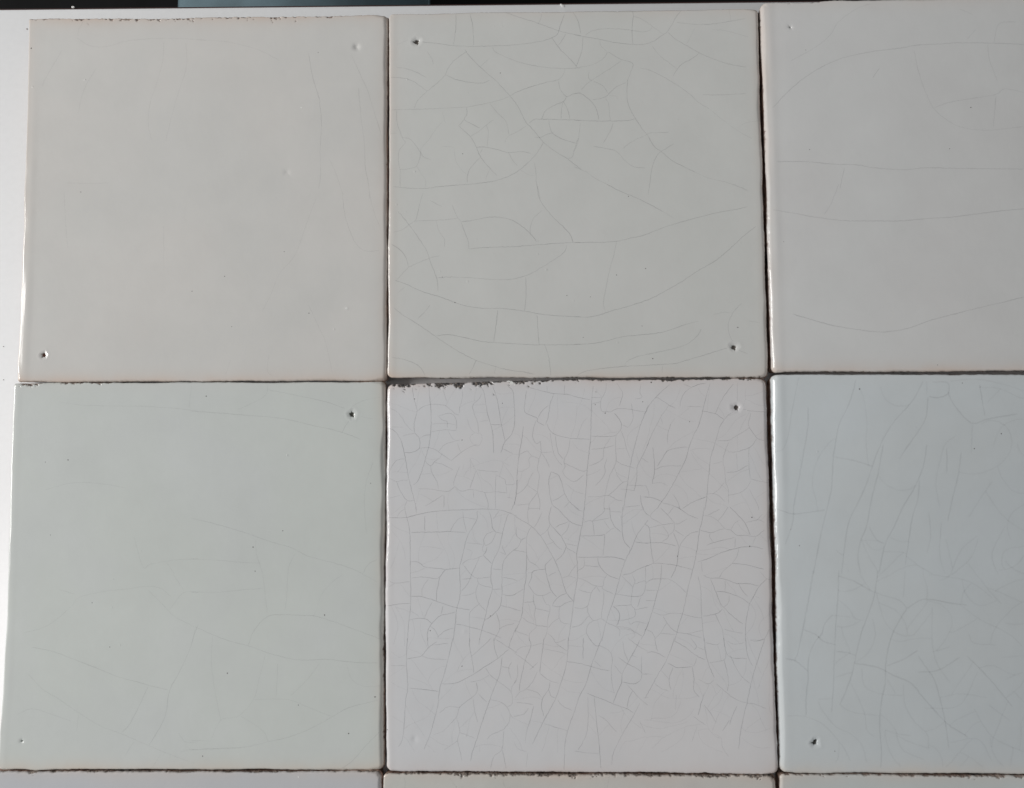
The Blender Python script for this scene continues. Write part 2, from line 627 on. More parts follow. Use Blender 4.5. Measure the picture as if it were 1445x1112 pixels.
2 430,305 525,325
3 435,340 520,388
3 550,240 660,240 750,232
3 750,232 745,320 738,405
3 525,418 640,418 740,415 840,420 920,440
2 575,130 645,120 665,235
2 645,120 790,95
2 645,120 740,45 750,0
3 790,0 800,90 830,160 885,210
2 745,115 790,185
2 830,180 800,190 755,230
2 740,15 800,20
2 795,40 890,45
3 900,0 893,120 900,230 915,290 960,345
3 1112,110 1080,150 1020,230 970,350 920,450 880,570 840,720 800,840 765,950 740,1050 725,1112
2 1055,0 1080,40 1112,75
3 1000,290 1112,305
3 900,565 970,548 1040,510 1112,485
3 320,420 262,480 262,520 280,600 310,690 355,745
3 262,515 205,520 155,540 145,590 120,640
2 115,550 155,540
2 350,540 285,570
3 120,645 150,690 175,720 235,735 310,705
2 235,735 265,800 300,830 280,940 275,1030 245,1112
3 430,715 370,745 330,790 320,820
2 320,820 375,825 430,795 490,775
2 375,825 375,920 410,960 470,970
2 375,920 320,955 285,1000
2 400,590 450,570 490,510 520,480
2 450,570 520,590
2 580,420 580,490 530,530
3 690,420 705,480 750,540 810,580 870,598
2 585,485 700,497
2 770,560 745,610 735,655 685,655 640,640 590,610 530,590
2 685,655 640,710 620,790 605,825 550,842 500,830
2 530,680 580,700 640,712
2 735,655 740,680 830,725
2 685,665 710,700
2 745,700 740,790 725,870 725,920
2 605,825 615,880 660,940 720,925 765,955
2 660,940 610,980 600,1040 640,1112
2 480,995 550,975 620,900
3 820,820 855,850 875,910 850,985
2 765,955 870,1010 870,1070
2 875,940 940,930 1000,905 1000,850 970,810 975,730 985,660 1000,620 980,560
2 840,720 970,740 1050,735 1080,690 1090,620 1050,620 1000,640
2 890,570 930,610 985,665
2 1000,850 1112,830
2 1050,745 1020,830
2 850,990 960,1005 1000,1060 970,1090
2 880,1010 960,1015 1060,1070
2 945,930 965,970 1010,950 1095,965
3 1112,950 1085,1030 1050,1100
2 840,820 970,810
2 165,725 160,780 180,830 170,900 185,970 180,1000 130,1050 130,1112
2 180,840 290,865
2 70,915 120,950 185,975
2 165,785 80,790
2 0,850 65,860
2 0,730 80,680
2 10,1025 120,1065
2 185,980 275,990
2 280,1045 340,1100
2 1090,500 1085,620
@ 5 910 715 5.853 1
3 490,0 475,100 450,200 435,320 415,440 390,540 350,700 320,850 280,980 245,1112
2 0,50 45,80
2 100,10 45,80 100,120 145,150
3 0,140 35,180 45,280 55,370 72,465
2 35,175 140,150 245,137
3 130,10 190,70 245,135
2 240,0 190,65
3 270,0 350,60 440,100
2 350,100 280,140 245,140
2 145,155 195,240 145,290
2 245,140 235,200 195,240
2 240,190 325,245
2 235,215 270,300 280,340
3 0,300 140,298 260,325
3 440,205 380,220 330,260 290,320 275,390 265,470 245,530 215,590
3 5,495 70,470 140,470 260,485 390,520
3 140,475 130,600 100,720 70,830 30,960 0,1030
2 5,630 60,600 130,595 200,600 260,635 340,710
2 0,690 100,690
2 10,775 90,775
3 450,195 500,205 545,215 620,190 660,180
2 480,75 540,80 600,115 660,180 710,190
2 690,0 650,60 605,115
2 520,70 620,20
3 700,0 760,60 830,140 870,235
2 780,110 740,140 710,190
3 710,190 760,235 840,237 915,245 990,190
2 835,130 930,110 990,130
2 975,60 920,115
2 915,250 890,310
2 540,220 535,250 570,295
3 510,320 570,295 650,275 740,255
2 745,260 745,340
3 435,455 520,430 620,385 700,358 800,335 900,330 980,350
2 775,340 760,410 720,470
3 720,470 800,475 880,490 985,518
2 720,470 650,530 610,590
2 465,455 475,540
3 480,565 540,590 610,590 680,605 760,635 850,635 940,655
3 440,575 460,680 465,800 470,920 480,1030 490,1112
3 540,595 580,690 620,790 650,830 720,900 810,970
2 665,610 660,700
3 590,700 660,705 740,730 800,755 860,798
2 770,630 810,700 850,740
2 695,730 690,790 650,830
3 480,905 540,895 600,880 640,845
3 580,885 620,970 640,1020 655,1112
3 1010,595 940,665 900,740 865,800 850,870 835,950 830,1050 835,1112
2 955,535 1005,595 1050,600
1 915,740 950,755
2 650,1010 720,1030 810,1045
2 65,870 140,895 220,880 305,885 400,910 470,918
2 150,905 185,965 250,1030 350,1050 470,1085
2 180,960 130,1040 90,1085
2 0,1010 60,1040 90,1095
2 130,1045 250,1055
2 350,1050 480,1020
2 870,1100 980,1095 1030,1010
@ 5 540 900 5.853 1
3 205,0 198,120 198,260 207,400 190,520 180,680 165,830 130,900
2 70,230 190,230
3 200,175 270,162 320,148 380,80 450,30
2 370,0 372,50 380,75
2 420,60 540,45
2 320,150 400,172 530,180
3 580,0 545,160 510,290 470,430 455,560 420,700 380,830 340,920
3 220,415 320,425 460,442
3 490,380 580,378 660,350 750,300 850,235 950,170 1040,95
3 715,0 720,80 735,160 755,290
2 900,0 820,75 735,155
2 800,0 795,60
3 920,0 920,70 950,170
2 930,10 1040,80 1112,125
2 1065,0 1040,85
3 985,160 970,280 940,370 900,470 860,580 820,700 780,830 745,930 725,1020
2 850,250 885,300 940,350 1010,400 1060,450 1070,540 1030,570
2 725,365 800,350 880,310
3 775,370 780,440 740,490 640,570 610,650 560,710
2 640,575 540,570 470,620
2 785,460 860,530
2 745,500 760,600 785,700
2 610,660 635,760 620,850 640,940 655,1020
2 620,850 510,925
2 890,510 960,525 1020,565 1050,630 1040,700 990,760 900,800 860,840
2 1050,630 1080,665
2 1000,770 985,920 920,980 890,1080
2 990,930 1020,1080
2 640,780 760,830
1 420,800 500,770 560,710
2 1065,200 1040,260 1060,340
2 1112,345 1070,400 1065,450
2 985,235 1050,250
@ 5 725 900 5.853 1
3 125,0 140,70 95,185 70,290 50,380 45,440
3 250,0 240,80 225,180 215,290
2 145,70 240,42
2 140,65 60,80 10,120
2 0,120 90,185 170,250
2 200,205 130,265
2 215,295 290,350 370,375
2 195,280 150,370 100,425 50,450 10,500
2 105,425 190,450 235,495
3 300,365 285,430 240,500 230,570 250,650
2 285,430 310,480 345,500
3 450,0 445,130 430,240 390,370 350,490 310,570 255,670 210,760 155,880
2 245,90 340,110 430,130
2 330,10 350,40 430,12
2 350,50 440,110
2 455,65 570,75
3 575,0 572,110 572,180
3 440,195 540,212 630,235 720,260 790,270
3 725,0 690,100 640,230 600,370 540,490 500,610 460,720 430,830 420,940 415,1090
2 620,0 670,60 720,70 790,110 815,180 805,260 810,370 830,460
2 665,190 720,240
3 600,455 660,480 740,510 820,545 920,580 990,620
3 820,540 860,440 890,370 895,300 935,220 1000,100 1040,20
2 830,225 890,300
3 665,490 675,600 690,750 705,880 720,1080
2 610,490 615,650 600,790 560,880 530,925
2 505,935 600,950 700,955
2 255,710 350,740 440,765
2 360,510 400,560 480,600
2 20,535 90,540 160,550
2 165,560 140,660 105,780 95,870
2 0,650 80,630 120,580
2 700,640 760,680 850,780
2 900,30 915,120 945,190
3 860,160 940,215 1010,250 1055,290 1045,350 990,380 900,365
2 930,380 980,435 1050,510 1112,560
3 980,440 950,500 935,575
2 1055,150 1055,290
2 1060,300 1112,295
2 975,145 1020,160
2 940,0 1020,60 1112,115
2 1040,540 1000,620 930,740 870,850 820,960 810,1050
2 1040,690 1090,790
2 30,220 30,320 0,380
2 1112,490 1070,500
2 115,950 100,1070
1 0,860 40,920 110,940
@ 5 910 900 5.853 1
3 245,0 215,90 170,200 110,300 50,410 0,500
3 15,125 80,118 170,160
2 80,0 95,80 110,115
3 245,25 330,75 430,150 500,180
2 380,0 425,70 405,100
3 490,0 500,110 530,230 575,330
2 430,75 490,100
2 500,40 590,58 620,40
3 650,0 670,115 720,165 840,170
2 670,120 655,180 530,208
3 655,185 680,290 690,380 680,440
2 680,30 740,52 820,40
3 835,0 840,110 870,200 890,230
2 865,18 920,28 990,10
3 990,10 940,160 890,320 865,430 840,550 815,650 790,780 775,920
2 700,140 750,240 800,320 865,375
2 430,165 405,235
3 190,210 270,245 390,238
3 390,240 405,330 405,430 450,490
2 230,245 200,350 215,430
2 135,270 200,345
2 80,375 130,415 200,440
2 440,340 520,380 570,350
2 590,380 660,440 720,490 790,525 840,535
3 490,455 465,540 440,640
2 485,550 540,620 590,700
2 760,560 720,650 700,720
2 640,770 700,680
2 400,650 500,720
1 570,790 630,830 640,900 690,980
1 430,730 390,860
2 840,540 900,545 1000,585
1 260,470 250,600
1 0,300 70,300
@ 1 20 10 4.1185 .8
1 365,180 430,220 500,233 570,222 640,200 740,188 880,182 1000,185 1112,192
1 405,80 375,130 370,170
1 480,350 420,450 390,530 370,620
1 870,200 865,300 835,420 790,560 780,680 800,780
1 1000,210 1000,350 960,480 920,620 880,780
1 300,1022 450,1025 560,1020
1 280,250 190,400 160,460
@ 1 280 10 4.1185 .8
1 0,192 150,200 280,228 380,262 470,310
3 640,270 658,380 680,460 705,540
2 705,540 715,680 708,830 710,960 700,1060
2 890,280 940,390 985,490 1015,590 1050,700 1065,760
2 930,470 945,640 965,800 970,930 990,1040 995,1112
1 760,880 800,970 840,1090
@ 1 20 270 4.1185 .7
1 290,0 300,200 310,330
1 870,200 870,460
@ 1 280 270 4.1185 .7
1 685,40 650,130 610,240 580,330 540,400 470,480 420,600 370,700
2 835,10 850,130 880,230 920,310 970,345 1050,345
1 990,0 1020,120 1050,200
1 640,660 700,790 740,880 780,1060
1 410,950 400,1040 430,1075
1 190,970 160,1060
@ 4 0 530 3.971 .8
1 340,150 460,165 620,170 780,172 880,177 1000,185 1112,200
1 1075,40 1060,180
1 255,640 380,605 500,600 600,610 700,630
1 750,900 800,1070 850,1055 980,1033 1112,1028
1 930,1045 980,1112
@ 4 270 530 3.971 .8
2 0,200 130,208 300,222 450,233 560,250 680,280 800,305 880,330 950,358
1 430,50 415,110 350,150 260,190
2 430,80 560,105 680,130 780,155 860,185
1 880,195 930,155 1000,130 1060,122
2 885,250 860,290 845,320
1 950,230 1020,243
2 0,800 130,830 250,865 330,890 440,930 560,965 650,1010 760,1040 880,1075 960,1110
1 580,1000 550,1060 540,1112
1 0,1027 140,1035 300,1048 390,1050
1 360,920 365,1000 385,1060 400,1112
2 1040,1030 990,1060 960,1112
1 1020,480 980,600 970,720 980,880
@ 4 0 810 3.971 .8
1 130,330 230,305 310,260 400,180 450,128 600,95 700,85 820,70 900,80 960,130
1 330,85 420,115
1 950,200 980,160 1030,105 1112,102
1 830,90 930,190 980,240 1090,295
1 970,0 1030,90
2 1112,280 1095,320 1060,430 1010,540 950,655 930,780 890,870 835,960
2 180,410 300,435 420,480 550,530 660,575 770,605 860,630 940,648
2 830,630 770,760 720,850 680,890
1 160,560 240,645 330,700 430,770 560,850 680,895 830,960 950,1010 1090,1060
1 90,790 180,755 300,790 400,825
1 440,790 430,880
1 750,940 700,1020
1 900,1010 850,1090
1 1010,1000 1060,985 1112,985
1 1000,890 1040,940 1112,940
@ 4 270 810 3.971 .8
1 0,100 140,103 280,90 400,80
1 400,0 412,100 425,220
1 540,0 535,120 525,210
1 850,0 790,45 730,115 700,200 685,235
1 960,0 1040,45
2 320,400 350,320 425,240 510,228 620,232 690,235 780,262 900,305 1060,365
2 20,295 120,340 230,380 330,405 440,445 560,475 640,483 760,478 860,490 960,497 1050,498
1 20,310 0,400
1 120,345 112,480 125,610 145,720 165,820
1 415,450 380,590 350,700 265,795 165,820 110,930
1 485,500 475,690
1 720,500 650,590 560,680
1 355,705 450,700 550,705 640,740 740,780 790,800
1 870,510 900,590 960,628 1060,628
2 0,985 150,978 300,970 430,940 540,915 670,865 790,800 880,750 1050,705
1 275,795 350,840 410,890 430,935
2 1060,880 980,960 900,1050 840,1090
1 0,933 110,935
@ 3 1075 0 3.905 1
1 160,335 280,270 370,200 415,130 460,90 530,45 600,20
2 60,595 160,490 270,405 380,345 480,310 620,282 760,265 860,248 960,243 1100,236 1280,238 1445,245
1 840,280 860,380 900,500 950,600 1050,680 1150,712 1270,717 1400,702 1445,700
1 950,595 1040,562 1180,540 1290,520 1340,490 1445,510
1 1245,240 1255,330 1300,450
2 650,375 630,400 610,430
1 1290,530 1275,700
1 1400,120 1310,130 1285,200 1280,235
1 1090,50 1160,80
1 1180,160 1130,220
2 80,892 230,890 400,905 520,908 620,925 790,935 900,925 1100,928 1445,932
1 455,925 430,1040
@ 3 1075 260 3.905 1
1 425,0 380,110 345,165
2 60,140 180,160 300,182 450,200 600,202 760,202 900,190 1050,180 1250,155 1445,135
2 170,715 270,745 400,780 520,800 620,812 700,812 800,795 930,750 1050,718 1200,680 1330,650 1445,620
@ 6 1085 525 3.903 1
2 480,40 460,120 430,200 390,280 370,370 352,500 345,640 315,770 285,900 255,1060 245,1112
2 215,190 215,300 190,450 165,590 140,720 130,830 90,950
1 165,30 130,200 110,330 90,400 70,430 30,438
2 850,50 790,160 700,260 640,350 590,460 550,580 510,680 450,800 425,900 400,1112
2 630,400 600,560 565,700 540,840 505,930 490,1020 505,1112
2 360,468 470,488 570,520
2 45,755 130,780 220,772 310,760
2 875,140 865,250 820,330 750,430 720,480
2 985,110 1020,180 1115,280 1210,258 1370,230
2 880,135 930,140 985,120 985,60 900,55
2 870,400 850,520 800,640 740,740 690,850 640,950 605,1112
2 830,590 820,700 790,800 770,930 750,1060
2 550,850 590,920 635,945
1 500,925 600,930
2 1060,440 1040,580 1010,700 985,820
2 980,420 980,560
2 1160,70 1190,240
1 1030,350 970,400 940,500 920,620 940,740
1 880,770 890,900 870,1000
1 950,830 940,1000 970,1112
1 1150,900 1060,980 1000,1112
1 1300,850 1230,1000 1260,1112
1 1280,90 1200,170
1 870,50 870,130
1 1120,290 1115,450
1 750,1010 830,1070 900,1112
1 1000,50 1150,40 1300,70 1405,105
1 1230,600 1150,720 1100,800
@ 6 1085 805 3.903 1
2 245,0 215,180 185,330 160,450 140,500
2 385,0 380,150 368,300 360,500 355,640 345,780
2 380,30 470,60 560,110 640,140 720,165 760,210
2 600,0 580,140 540,260 510,340 480,470 460,560 430,650 390,740
2 350,245 310,290 290,350 250,400 220,480 215,600 205,700 205,800
2 190,325 260,355 300,390 370,410
1 380,160 440,210 470,260 520,275
1 350,245 450,258
2 370,445 440,455 480,470
2 470,510 600,535 680,575 780,620 850,700 930,790 990,850 1100,920
2 90,485 150,500 215,555
2 760,210 710,290 670,380 645,500 640,620 620,720 610,850 620,1000 615,1090
2 760,210 830,165 900,160 1000,180 1090,190
2 820,440 740,490 650,525
2 820,470 850,510 910,600 940,700 970,830 990,980
1 900,200 900,400 930,520 1000,620
2 820,560 930,550 1050,480
2 1090,470 1180,560 1260,650 1340,750
1 1100,350 1130,400 1250,410
1 450,620 500,720 530,800 540,880 580,915
1 510,540 530,640 620,680 740,690
1 650,600 700,680
1 390,740 460,780 610,800
1 270,710 350,705
1 270,720 300,780 370,860 450,900 510,960 540,1060
1 100,800 200,805 300,850 400,960 450,1050
1 740,620 750,740 800,830 870,900 880,980
1 640,880 710,900 780,910
1 700,900 740,990 850,1040
1 880,20 1100,60 1230,150
1 750,0 740,150
1 500,20 560,110
1 860,760 1050,740 1150,560
1 1130,760 1180,850 1250,930 1405,1000
1 940,700 1060,680 1200,700
1 1210,740 1330,830
1 990,950 1150,930 1230,1050
1 1300,600 1400,560
1 1280,480 1400,470
1 1000,420 900,450
@ 8 540 1092 1 1
1 30,5 32,15 28,40
1 170,8 176,40
1 320,2 315,30
1 95,6 110,25 140,45
"""
def parse_cracks():
    out = {}
    cur = None
    for line in CRACKS.strip().splitlines():
        line = line.split()
        if not line: continue
        if line[0] == '@':
            cur = (int(line[1]), float(line[2]), float(line[3]), float(line[4]), float(line[5]))
            continue
        t, x0, y0, f, g = cur
        pts = [tuple(map(float, p.split(','))) for p in line[1:]]
        pts = [(x0 + a / f, y0 + b / f) for a, b in pts]
        out.setdefault(t, []).append((int(line[0]) * g, pts))
    return out
TRACED = parse_cracks()

def smooth_line(pts, step=1.2, jit=0.34):
    p = np.array(pts, float)
    if len(p) == 2: p = np.vstack([p[0], (p[0] + p[1]) / 2, p[1]])
    q = np.vstack([2 * p[0] - p[1], p, 2 * p[-1] - p[-2]])
    out = []
    for i in range(1, len(q) - 2):
        n = max(2, int(np.linalg.norm(q[i + 1] - q[i]) / step))
        for k in range(n):
            t = k / n
            a, b, c, d = q[i - 1], q[i], q[i + 1], q[i + 2]
            out.append(0.5 * (2 * b + (c - a) * t + (2 * a - 5 * b + 4 * c - d) * t * t + (3 * b - a - 3 * c + d) * t ** 3))
    out.append(q[-2])
    o = np.array(out)
    o[:, 0] += jit * vnoise(o[:, 0] * 0.35 + 3, o[:, 1] * 0.35) + 0.5 * jit * vnoise(o[:, 0] * 1.1, o[:, 1] * 1.1 + 9)
    o[:, 1] += jit * vnoise(o[:, 0] * 0.35 + 40, o[:, 1] * 0.35 + 7) + 0.5 * jit * vnoise(o[:, 0] * 1.1 + 31, o[:, 1] * 1.1)
    return o

def fill_cracks(lines, region, n, rmin, lmax, w, seed, theta=None):
    """grow extra fine cracks in the empty places until they meet another crack"""
    r = random.Random(seed)
    x0, y0, x1, y1 = region
    g = np.zeros((int(x1 - x0) + 2, int(y1 - y0) + 2), bool)
    def mark(a):
        for x, y in a:
            i, j = int(x - x0), int(y - y0)
            if 0 <= i < g.shape[0] and 0 <= j < g.shape[1]: g[i, j] = True
    for _, a in lines: mark(smooth_line(a, 0.7, 0))
    new = []
    for _ in range(n * 6):
        if len(new) >= n: break
        x = r.uniform(x0, x1); y = r.uniform(y0, y1)
        i, j = int(x - x0), int(y - y0); k = int(rmin)
        if g[max(0, i - k):i + k + 1, max(0, j - k):j + k + 1].any(): continue
        th = r.uniform(0, math.pi) if theta is None else r.gauss(theta, 0.8)
        halves = []
        for sgn in (0, math.pi):
            a = th + sgn; cx, cy = x, y; cur = r.gauss(0, 0.02); pts = []
            for s in range(int(lmax)):
                a += cur + r.gauss(0, 0.04); cx += math.cos(a); cy += math.sin(a)
                i, j = int(cx - x0), int(cy - y0)
                if not (0 <= i < g.shape[0] and 0 <= j < g.shape[1]): break
                pts.append((cx, cy))
                if g[i, j]: break
            halves.append(pts)
        pl = halves[1][::-1] + [(x, y)] + halves[0]
        if len(pl) < 6: continue
        mark(pl)
        new.append((w, pl[::3] + [pl[-1]]))
    return new

# ---------------------------------------------------------------- the tile builder
W = 130.0                                    # nominal side in mm
RINGS = [0, .04, .1, .18, .28, .4, .55, .7, .85, 1.0, 1.2, 1.45, 1.7, 2.0, 2.4, 2.8, 3.3, 3.9, 4.5]
def edge_param(tbl, f):
    if isinstance(tbl, (int, float)): return np.full_like(f, float(tbl))
    xs = [a for a, b in tbl]; ys = [b for a, b in tbl]
    return np.interp(f, xs, ys)

def build_tile(num, label, corners, mats, holes=(), wob=None, beads=None, chips=None, rims=None,
               cr=(1.8, 1.8, 1.8, 1.8), rough=0.10, lift=0.0, r0=0.75, craze=None, halfw=0.145, ink=1.0,
               specks=(), pale=(), tilt=(0, 0), falloff_tone=(0.0, 0.0), rl=0.7, r0l=None, r0r=1.7, sagl=(0.18, 2.2)):
    wob = wob or {}; beads = beads or {}; chips = chips or {}; rims = rims or {}
    H = TOP + lift
    C = [np.array(unproject(x, y, H)) for x, y in corners]          # TL TR BR BL
    origin = sum(C) / 4
    so = num * 37.7
    hw = [(np.array(unproject(hx, hy, H)), kind) for hx, hy, kind in holes]

    def bl(u, v):
        return ((1 - u) * (1 - v))[:, None] * C[0] + (u * (1 - v))[:, None] * C[1] + (u * v)[:, None] * C[2] + ((1 - u) * v)[:, None] * C[3]
    # hole positions in UV (fixed point on the bilinear map)
    huv = []
    for hp, kind in hw:
        uv = np.array([0.5, 0.5])
        for _ in range(30):
            p = bl(uv[:1], uv[1:])[0]; e = hp - p
            uv = uv + np.array([e[0], -e[1]]) / 0.13
        huv.append(uv * W)

    def surface(U, V, drop_to=None):
        """U,V in mm from the top-left corner -> world xyz and attributes"""
        dl, dr, dt, db = U, W - U, V, W - V
        dmin = np.minimum(np.minimum(dl, dr), np.minimum(dt, db))
        left = dl < dr; top = dt < db
        R = np.where(top, np.where(left, cr[0], cr[1]), np.where(left, cr[3], cr[2]))
        dx = np.minimum(dl, dr); dy = np.minimum(dt, db)
        s = (R - dx) / R; t = (R - dy) / R
        inc = (s > 0) & (t > 0)
        m = np.maximum(s, t); h = np.maximum(np.hypot(s, t), 1e-6)
        dx2 = np.where(inc, R - s * m / h * R, dx); dy2 = np.where(inc, R - t * m / h * R, dy)
        U2 = np.where(left, dx2, W - dx2); V2 = np.where(top, dy2, W - dy2)
        # ragged outline and hand-cut wobble, fading inwards
        k = {}
        for i, (e, de, sc) in enumerate((('L', dl, V), ('R', dr, V), ('T', dt, U), ('B', db, U))):
            n = 0.55 * fbm(sc * 0.07 + so, sc * 0 + i * 7.1, 2) * 1.0 + rough * 2.2 * (rl if e == 'L' else 1.0) * fbm(sc * 0.8 + so, sc * 0 + i * 3.3, 3)
            w_ = edge_param(wob.get(e, 0), sc / W) * 0.24
            k[e] = n * 0.55 * np.exp(-de / 1.6) + w_ * np.exp(-de / 14.0)
        U2 = U2 + k['L'] - k['R']; V2 = V2 + k['T'] - k['B']
        xy = bl(U2 / W, V2 / W)
        X = xy[:, 0] * 1000; Y = xy[:, 1] * 1000
        z = np.zeros_like(U)
        # rolled edge
        r = (r0 + ((r0l or r0) - r0) * np.clip(1.25 - dl / 4.0, 0, 1) + (r0r - r0) * np.clip(1.25 - dr / 4.0, 0, 1)) * (1 + 0.45 * fbm(X * 0.09 + so, Y * 0.09, 2))
        q = np.clip(r - dmin, 0, None); q = np.minimum(q, r)
        z -= r - np.sqrt(np.maximum(r * r - q * q, 0))
        rim = np.zeros_like(U)
        for i, (e, de, sc) in enumerate((('L', dl, V), ('R', dr, V), ('T', dt, U), ('B', db, U))):
            f = sc / W
            md = 0.75 + 0.6 * fbm(sc * 0.06 + so * 1.3, sc * 0 + 11 * i, 2)
            sg, sw = {'R': (0.30, 2.6), 'L': sagl}.get(e, (0.07, 2.0))
            z -= sg * np.exp(-de / sw) * md
            if e in beads:
                a, c, w_ = beads[e]
                a = edge_param(a, f)
                z += a * md * np.exp(-((de - c) / w_) ** 2)
            rim += edge_param(rims.get(e, 0.25), f) * np.exp(-(de / 2.4) ** 1.3)
        # slow hand-made waviness
        z += 0.10 * fbm(X * 0.022 + so, Y * 0.022, 2) + 0.012 * fbm(X * 0.13, Y * 0.13 + so, 2)
        z += tilt[0] * (U / W - 0.5) + tilt[1] * (V / W - 0.5)
        # chips along the edges
        chip = np.zeros_like(U)
        n3 = vnoise(X * 3.1, Y * 3.1)
        for e, de, sc in (('L', dl, V), ('R', dr, V), ('T', dt, U), ('B', db, U)):
            amp = edge_param(chips.get(e, 0.12), sc / W)
            ext = amp * (0.42 + 0.9 * fbm(X * 0.33 + 5, Y * 0.33, 2) + 0.8 * fbm(X * 1.15, Y * 1.15 + 3, 2)) - de * (0.9 + 0.5 * n3)
            chip = np.maximum(chip, np.clip(ext / 0.12, 0, 1) * (amp > 0.02))
        z -= chip * (0.16 + 0.22 * (vnoise(X * 2.3 + 9, Y * 2.3) + 1) + 0.10 * n3)
        # nail holes
        pit = np.zeros_like(U)
        for (hp, kind) in hw:
            rx = X - hp[0] * 1000; ry = Y - hp[1] * 1000
            an = np.arctan2(ry, rx)
            rr = np.hypot(rx, ry) * (1 + 0.20 * vnoise(an * 1.3 + so + hp[0] * 999, an * 0 + 3) + 0.10 * vnoise(an * 3.1, an * 0 + so))
            if num == 1 and kind == 'open': rr = rr * 1.2
            if kind == 'open':
                z -= 0.42 * np.exp(-(rr / 1.10) ** 2) - 0.04 * np.exp(-((rr - 2.1) / 0.5) ** 2)
                rq = rr * (1 + 0.35 * vnoise(an * 2.1 + so * 2, an * 0 + 9))
                dep = np.clip((0.86 - rq) / 0.30, 0, 1)
                z -= 0.6 * dep ** 0.8 - 0.15 * dep * vnoise(X * 4, Y * 4); pit = np.maximum(pit, np.clip((0.78 - rq) / 0.14, 0, 1))
            elif kind == 'small':
                z -= 0.22 * np.exp(-(rr / 0.7) ** 2)
                dep = np.clip((0.42 - rr) / 0.30, 0, 1)
                z -= 0.5 * dep; pit = np.maximum(pit, 0.5 * np.clip((0.28 - rr) / 0.12, 0, 1))
            elif kind == 'dimple':
                z -= 0.40 * np.exp(-(rr / 1.05) ** 2)
            elif kind == 'faint':
                z -= 0.13 * np.exp(-(rr / 1.0) ** 2)
            elif kind == 'lump':
                z += 0.05 * np.exp(-(rr / 0.7) ** 2)
        return xy, H + z / 1000, chip, rim, pit

    UU, VV, faces = [], [], []
    # rim rings
    n_side = 400
    ring_len = 4 * n_side
    tt = np.arange(n_side) / n_side
    for d in RINGS:
        a = d; b = W - d
        s = a + tt * (b - a)
        UU += [s, np.full(n_side, b), s[::-1] + (b - a) / n_side, np.full(n_side, a)]
        VV += [np.full(n_side, a), s, np.full(n_side, b), s[::-1] + (b - a) / n_side]
    for k in range(len(RINGS) - 1):
        o0 = k * ring_len; o1 = o0 + ring_len
        for i in range(ring_len):
            j = (i + 1) % ring_len
            faces.append((o0 + i, o1 + i, o1 + j, o0 + j))
    base = len(RINGS) * ring_len
    # interior grid, refined round the holes
    g0 = RINGS[-1] + 0.6
    def lines(ax):
        L = list(np.linspace(g0, W - g0, 100))
        for c, (hp, kind) in zip(huv, hw):
            c = c[ax]
            L = [v for v in L if abs(v - c) > 2.75]
            L += list(c + np.concatenate([np.arange(-2.6, -1.0, .25), np.arange(-1.0, 1.0, .08), np.arange(1.0, 2.7, .25)]))
        L = sorted(L)
        out = [L[0]]
        for v in L[1:]:
            if v - out[-1] > 0.055: out.append(v)
        out[0] = g0; out[-1] = W - g0
        return np.array(out)
    gu, gv = lines(0), lines(1)
    nu, nv = len(gu), len(gv)
    A, Bm = np.meshgrid(gu, gv)
    UU.append(A.ravel()); VV.append(Bm.ravel())
    for j in range(nv - 1):
        r_ = base + j * nu
        for i in range(nu - 1):
            faces.append((r_ + i, r_ + nu + i, r_ + nu + i + 1, r_ + i + 1))
    # zip the last ring to the grid
    last = (len(RINGS) - 1) * ring_len
    def zip_(ra, ga):           # lists of (index, position along side)
        i = j = 0
        while i < len(ra) - 1 or j < len(ga) - 1:
            if j == len(ga) - 1 or (i < len(ra) - 1 and ra[i + 1][1] <= ga[j + 1][1]):
                faces.append((ra[i][0], ga[j][0], ra[i + 1][0])); i += 1
            else:
                faces.append((ra[i][0], ga[j][0], ga[j + 1][0])); j += 1
    dl_ = RINGS[-1]
    pos = list(dl_ + np.arange(n_side + 1) / n_side * (W - 2 * dl_))
    for side in range(4):
        ra = [(last + (side * n_side + i) % ring_len, pos[i]) for i in range(n_side + 1)]
        if side == 0: ga = [(base + i, gu[i]) for i in range(nu)]
        elif side == 1: ga = [(base + j * nu + nu - 1, gv[j]) for j in range(nv)]
        elif side == 2: ga = [(base + (nv - 1) * nu + i, W - gu[i]) for i in range(nu)][::-1]
        else: ga = [(base + j * nu, W - gv[j]) for j in range(nv)][::-1]
        zip_(ra, ga)
    U = np.concatenate(UU); V = np.concatenate(VV)
    xy, z, chip, rim, pit = surface(U, V)
    co = np.column_stack([xy[:, 0] - origin[0], xy[:, 1] - origin[1], z])

    root = bpy.data.objects.new("glazed_tile", None)
    root.empty_display_size = 0.02
    COL.objects.link(root)
    root.location = (origin[0], origin[1], 0.0)
    root["label"] = label; root["category"] = "tile"; root["group"] = "old glazed tiles laid edge to edge on the white board"

    faces_np = faces
    # split nail holes off as parts
    loc = []
    for (hp, kind) in hw:
        loc.append((hp[0] - origin[0], hp[1] - origin[1], kind))
    near = np.full(len(co), -1)
    for i, (hx, hy, kind) in enumerate(loc):
        near[np.hypot(co[:, 0] - hx, co[:, 1] - hy) < 0.0026] = i
    main_f, hole_f = [], [[] for _ in loc]
    for f in faces_np:
        k = near[f[0]]
        if k >= 0 and all(near[q] == k for q in f): hole_f[k].append(f)
        else: main_f.append(f)
